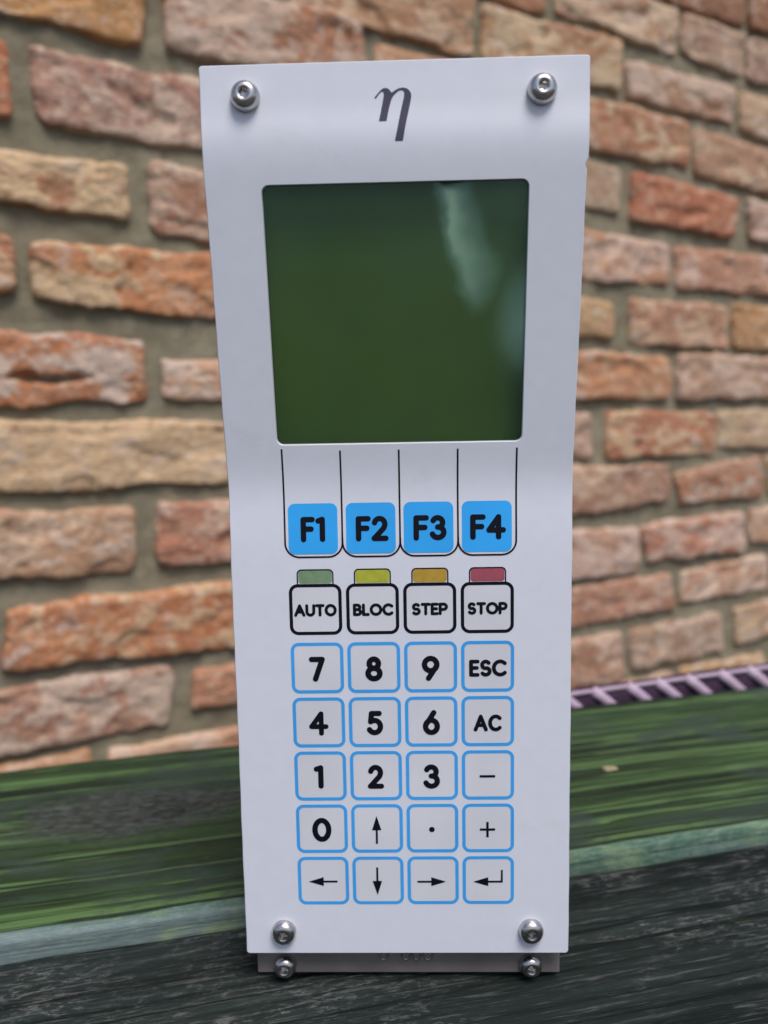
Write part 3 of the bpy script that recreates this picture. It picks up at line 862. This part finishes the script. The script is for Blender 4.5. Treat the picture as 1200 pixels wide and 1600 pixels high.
def brick(c4, proud, seed, nu, nv, clay, lime, share, ragged=1.0, gouge=None):
    lime = tuple(.52*a+.48*b for a, b in zip(lime, (208, 180, 160)))
    clay = tuple(.60*a+.40*b for a, b in zip(clay, (196, 154, 124)))
    """one brick from its four face corners (u, z metres): bulging worn face, ragged arrises"""
    gx = .0026                               # the rim dives into the joint: let it start a little outside the seen edge
    c4 = [(p[0]+gx*sx_, p[1]+gx*sz_) for p, (sx_, sz_) in zip(c4, ((-1, 1), (1, 1), (1, -1), (-1, -1)))]
    TL, TR, BR, BL = c4
    cu = sum(p[0] for p in c4)/4; cz = sum(p[1] for p in c4)/4
    L = (TR[0]+BR[0]-TL[0]-BL[0])/2; H = (TL[1]+TR[1]-BL[1]-BR[1])/2
    V, F = [], []
    # parameter rows with extra loops close to the rim
    def par(n, size):
        e = min(.45, .0035/size); e2 = min(.46, .009/size)
        mid = list(np.linspace(e2, 1-e2, n))
        return [0, e*.45, e]+mid+[1-e, 1-e*.45, 1]
    pu, pv = par(nu, L), par(nv, H)
    cr = .17*H                               # worn corner radius
    for b in pv:
        for a in pu:
            # round the corners in
            x = (a-.5)*L; y = (b-.5)*H
            qx = max(0, abs(x)-(L/2-cr)); qy = max(0, abs(y)-(H/2-cr))
            if qx > 0 and qy > 0:
                ln = math.hypot(qx, qy); m = max(qx, qy)
                f = (m/ln)**.75; x = math.copysign(L/2-cr+qx*f, x); y = math.copysign(H/2-cr+qy*f, y)
            a2, b2 = x/L+.5, y/H+.5
            u = (TL[0]*(1-a2)+TR[0]*a2)*b2+(BL[0]*(1-a2)+BR[0]*a2)*(1-b2)
            z = (TL[1]*(1-a2)+TR[1]*a2)*b2+(BL[1]*(1-a2)+BR[1]*a2)*(1-b2)
            e = min(min(a, 1-a)*L, min(b, 1-b)*H)      # distance from the rim
            w_ = max(0, 1-e/.016)
            sx = seed*3.71
            u += w_*ragged*(.0032*noise.noise(Vector((z*30, u*8, sx)))+.0016*noise.noise(Vector((z*95, u*60, sx+4))))
            z += w_*ragged*(.0042*noise.noise(Vector((u*22, z*6, sx+9)))+.0022*noise.noise(Vector((u*75, z*30, sx+14)))+.001*noise.noise(Vector((u*190, z*90, sx+2))))
            r_ = .0022+.0022*min(1, b*1.6)       # undersides keep a sharper arris
            if e < r_: prof = math.sqrt(max(0, 1-(1-e/r_)**2))
            else: prof = 1.0
            rel = .0018*noise.noise(Vector((u*16, z*26, sx+20)))+.0014*noise.noise(Vector((u*50, z*85, sx+27)))+.0011*noise.noise(Vector((u*120, z*170, sx+33)))+.0009*noise.noise(Vector((u*280, z*320, sx+38)))
            ch = noise.noise(Vector((u*20, z*34, sx+41)))
            rel -= .0028*min(1, max(0, ch-.16)/.12)    # spalled patches
            if gouge:
                gu, gz, ru, rz, gd = gouge
                q = math.hypot((u-gu)/ru, (z-gz)/rz+.25*math.sin(u*90))
                if q < 1: rel -= gd*(1-q*q)**.5
            out = -.012+(proud+.012)*prof+rel*prof
            V.append((u-cu, -out, z-cz))
    n = len(pu)
    for j in range(len(pv)-1):
        for i in range(n-1): F.append((j*n+i, j*n+i+1, (j+1)*n+i+1, (j+1)*n+i))
    o = mesh_obj('brick', V, F, M_brick, wall, True)
    o.location = (cu, 0, cz)
    o['clay'] = [min(.8, v*.86) for v in lin(clay)]; o['lime'] = [min(.8, v*.94) for v in lin(lime)]; o['lime_share'] = float(share)
    return o

CLAYS = [((190, 125, 90), (210, 175, 140)), ((178, 115, 95), (198, 168, 150)), ((200, 145, 105), (215, 180, 145)), ((175, 130, 115), (200, 175, 160)), ((198, 120, 78), (210, 165, 120))]
VC = {-6: -.3973, -5: -.3225, -4: -.2481, -3: -.1730, -2: -.0914, -1: -.0174, 0: .0548, 1: .1351, 2: .2091, 3: .2891, 4: .3670, 5: .4348, 6: .5063, 7: .5728}
for k_ in range(8, 13): VC[k_] = .5728+(k_-7)*.0745
for k_ in range(-7, -9, -1): VC[k_] = -.3973+(k_+6)*.0757
for row in sorted(VC):
    known = sorted([b for b in BRICKS if b[0] == row], key=lambda b: b[1][0])
    spans = []
    for i, (_, c, clay, lime, share) in enumerate(known):
        c4 = [(c[q]*1e-3, c[q+1]*1e-3+EYE) for q in (0, 2, 4, 6)]
        cu = sum(p[0] for p in c4)/4
        gouge = None
        if row == 0 and i == 0: gouge = (.088, EYE+.046, .036, .0042, .011)
        seed = row*31+i*7+3
        brick(c4, .0055+.0045*((seed*37 % 10)/10), seed, 74 if cu < .5 else 44, 18 if cu < .5 else 13, clay, lime, share, 1.15, gouge)
        spans.append((min(c4[0][0], c4[3][0]), max(c4[1][0], c4[2][0])))
    # the bricks hidden behind the panel and beyond the frame
    gaps = []; x = U0
    for a, b in spans+[(U1, None)]:
        lo = x+(.013 if x > U0 else .002); hi = a-(.013 if b is not None else .002)
        if hi-lo > .04: gaps.append((lo, hi))
        x = b
    for lo, hi in gaps:
        n = max(1, round((hi-lo+.013)/.215)); ln = (hi-lo-.013*(n-1))/n
        for q in range(n):
            a = lo+q*(ln+.013); b = a+ln; z = VC[row]+EYE; h = .0285
            if z-h < 0.0 or z+h > Z1: continue
            j = lambda: random.uniform(-.0022, .0022)
            cl, li = random.choice(CLAYS)
            c4 = [(a+j(), z+h+j()), (b+j(), z+h+j()), (b+j(), z-h+j()), (a+j(), z-h+j())]
            far = a < -.25 or a > 1.45 or row > 8 or row < -6
            brick(c4, .006, random.randint(0, 999), 8 if far else 18, 3 if far else 6, cl, li, random.uniform(.2, .55))

# ------------------------------------------------------------------ bench
B_A = R(12.5)
BZ = EYE-0.1763
bench = empty('bench', (0, .2693, 0), B_A)
tag(bench, 'weathered wooden bench of green and blackened planks under the control panel', 'bench')
CRACKS = {'green': ((.1215, .03, .5), (.118, -.4, -.12), (.020, -.3, .1)), 'dark': ((-.030, -.5, .3), (-.062, -.1, .5), (-.095, -.5, .1))}
def plank(x0, x1, y0, y1, ztop, th, mats, sideband, name='plank', rough=.0006, taper=0.0, name_key='green'):
    """board with rounded worn front arris; sideband: share of the face ring that shows bare worn wood"""
    st = .008
    xs = np.arange(x0, x1+st, st)
    # cross-section from the lower front corner round to the lower back corner, plus material index
    sec = [(y0+.0015, -th, 1), (y0, -th+.002, 1)]
    for q in np.linspace(-th+.004, -.0035, 9): sec.append((y0, q, 1))
    for t in (15, 45, 75): sec.append((y0+.0022-.0022*math.cos(R(t)), -.0022+.0022*math.sin(R(t)), 1))
    sec += [(q, 0, 0) for q in np.linspace(y0+.0030, y1-.003, 90)]
    sec += [(y1-.0008, -.0006, 0), (y1, -.003, 0), (y1, -th+.002, 0), (y1-.002, -th, 0)]
    V, F, ids = [], [], []
    m = len(sec)
    for x in xs:
        for (y, z, k_) in sec:
            e = .0012*noise.noise(Vector((x*9, y*20, 7)))+rough*noise.noise(Vector((x*14, y*300, z*300)))+.0006*noise.noise(Vector((x*45, y*220, z*200+3)))
            # long drying cracks along the fibres
            for gy, gx0, gx1 in CRACKS.get(name_key, ()):
                if gx0 < x < gx1: e -= .0022*math.exp(-((y-gy-.002*noise.noise(Vector((x*7, gy*50, 1))))/.0011)**2)*(z > -.001)
            edge = 1 if (z < 0 and y < y0+.003) else 0
            yy = y-(e*1.1+.0008*noise.noise(Vector((x*6, 2, z*90))) if edge else 0)+taper*(x-0)*((y-y0)/(y1-y0))
            V.append((x, yy, ztop+z+(e if not edge else e*.5)))
    for i in range(len(xs)-1):
        for j in range(m):
            a, b = i*m+j, i*m+(j+1) % m
            F.append((a, b, b+m, a+m)); ids.append(sec[j][2] if j < m-1 else 0)
    F.append(tuple(range(m))); ids.append(0)
    F.append(tuple((len(xs)-1)*m+j for j in range(m))[::-1]); ids.append(0)
    o = mesh_obj(name, V, F, mats, bench, True, ids)
    sharp_by_angle(o, 60)
    return o
p1 = plank(-.75, .85, 0.0, .142, BZ+.0078, .028, [M_green, M_edge], 1, taper=.012)
tag(p1, 'moss green back plank with a pale worn front edge')
p2 = plank(-.75, .85, -.146, -.0010, BZ, .028, [M_dark, M_dark], 0, rough=.0008, name_key='dark')
tag(p2, 'blackened front plank with scuffed grain')

# knots: raised grain whorl on the left, pale chipped knot on the right
def knot(x, y, rx, ry, h, mat, seed, lab):
    V = [(0, 0, h)]; F = []
    n = 26; rings = 5
    for k_ in range(1, rings+1):
        t = k_/rings
        for j in range(n):
            a = 2*math.pi*j/n
            q = 1+.6*noise.noise(Vector((math.cos(a)*1.5, math.sin(a)*1.5, seed)))+.12*noise.noise(Vector((math.cos(a)*5, math.sin(a)*5, seed)))
            zz = h*(1-t**2)+.0005*noise.noise(Vector((t*9, a*3, seed)))
            V.append((rx*t*q*math.cos(a), ry*t*q*math.sin(a), zz if k_ < rings else -.0015))
    for j in range(n): F.append((0, 1+j, 1+(j+1) % n))
    for k_ in range(rings-1):
        for j in range(n):
            F.append((1+k_*n+j, 1+(k_+1)*n+j, 1+(k_+1)*n+(j+1) % n, 1+k_*n+(j+1) % n))
    o = mesh_obj('knot', V, F, mat, p1, True)
    o.location = (x, y, BZ+.0078)
    tag(o, lab)
    return o
M_knot = plain('dark_knot_wood', (.018, .019, .018), .85, .1, 0, .8, 900, .5, (.055, .06, .058))
M_chip = plain('bare_chipped_wood', (.36, .31, .20), .8, .2, 0, .8, 500, .3)

knot(-.0845, .073, .0075, .0030, .0014, M_knot, 2.0, 'dark raised knot in the green plank')
knot(.125, .064, .0050, .0026, .0007, M_chip, 8.0, 'pale chipped knot in the green plank')
# supports of the bench
for x in (-.62, .72):
    for y in (-.12, .10):
        o = bevelled('leg', box(x-.03, x+.03, y-.03, y+.03, 0, BZ-.076), M_dark, bench, .003)
    o = bevelled('cross_rail', box(x-.028, x+.028, -.14, .135, BZ-.075, BZ-.030), M_dark, bench, .003)
# ------------------------------------------------------------------ purple band behind the back plank
def bench_pt(x, y, z):
    return Vector((x*math.cos(B_A)-y*math.sin(B_A), 0.2693+x*math.sin(B_A)+y*math.cos(B_A), z))
M_purple = plain('dark_purple_weave', (.045, .020, .052), .6, .3, 0, .5, 900, .3)
M_lilac = plain('lilac_strand', (.50, .38, .50), .5, .4, 0, .4, 900, .15)
band = empty('woven_band', bench_pt(.0, .1505, BZ), B_A)
tag(band, 'dark purple band with lilac diagonal strands behind the green plank', 'woven band')
def band_top(x): return .0097+max(0, x)*.034       # top edge above the front plank, rising to the right
BX0, BX1 = .03, .62
V, F = [], []
xs = np.linspace(BX0, BX1, 40)
for x in xs:
    t = band_top(x)
    for y, z in ((0, -.035), (0, t-.0015), (.0015, t), (.0045, t), (.006, t-.0015), (.006, -.035)):
        V.append((x, y+.0006*math.sin(x*60), z))
for i in range(len(xs)-1):
    for j in range(6):
        a, b = i*6+j, i*6+(j+1) % 6
        F.append((a, a+6, b+6, b))
F += [tuple(range(6)), tuple(len(V)-6+j for j in range(6))[::-1]]
mesh_obj('backing_strip', V, F, M_purple, band, True)
def tube(pts, rad, flat=.6, n=8):
    V, F = [], []
    for i, p in enumerate(pts):
        a = Vector(pts[max(0, i-1)]); b = Vector(pts[min(len(pts)-1, i+1)]); t = (b-a).normalized()
        u = t.cross(Vector((0, 1, 0))).normalized(); w_ = Vector((0, 1, 0))
        for j in range(n):
            q = 2*math.pi*j/n
            V.append(Vector(p)+u*math.cos(q)*rad+w_*math.sin(q)*rad*flat)
    for i in range(len(pts)-1):
        for j in range(n): F.append((i*n+j, i*n+(j+1) % n, (i+1)*n+(j+1) % n, (i+1)*n+j))
    F += [tuple(range(n))[::-1], tuple((len(pts)-1)*n+j for j in range(n))]
    return V, F
V, F = tube([(x, -.0006, band_top(x)-.0012) for x in np.linspace(BX0, BX1, 40)], .0014)
mesh_obj('top_cord', V, F, M_lilac, band, True)
x = BX0+.004
while x < BX1-.04:
    t = band_top(x)-.001
    V, F = tube([(0, .0004, t), (.005, -.0016, t-.004), (.013, -.002, t-.011), (.024, -.0018, t-.021), (.036, -.0010, t-.033)], .0031)
    o = mesh_obj('strand', V, F, M_lilac, band, True); o.location = (x, 0, 0)
    x += .0215+.002*math.sin(x*90)
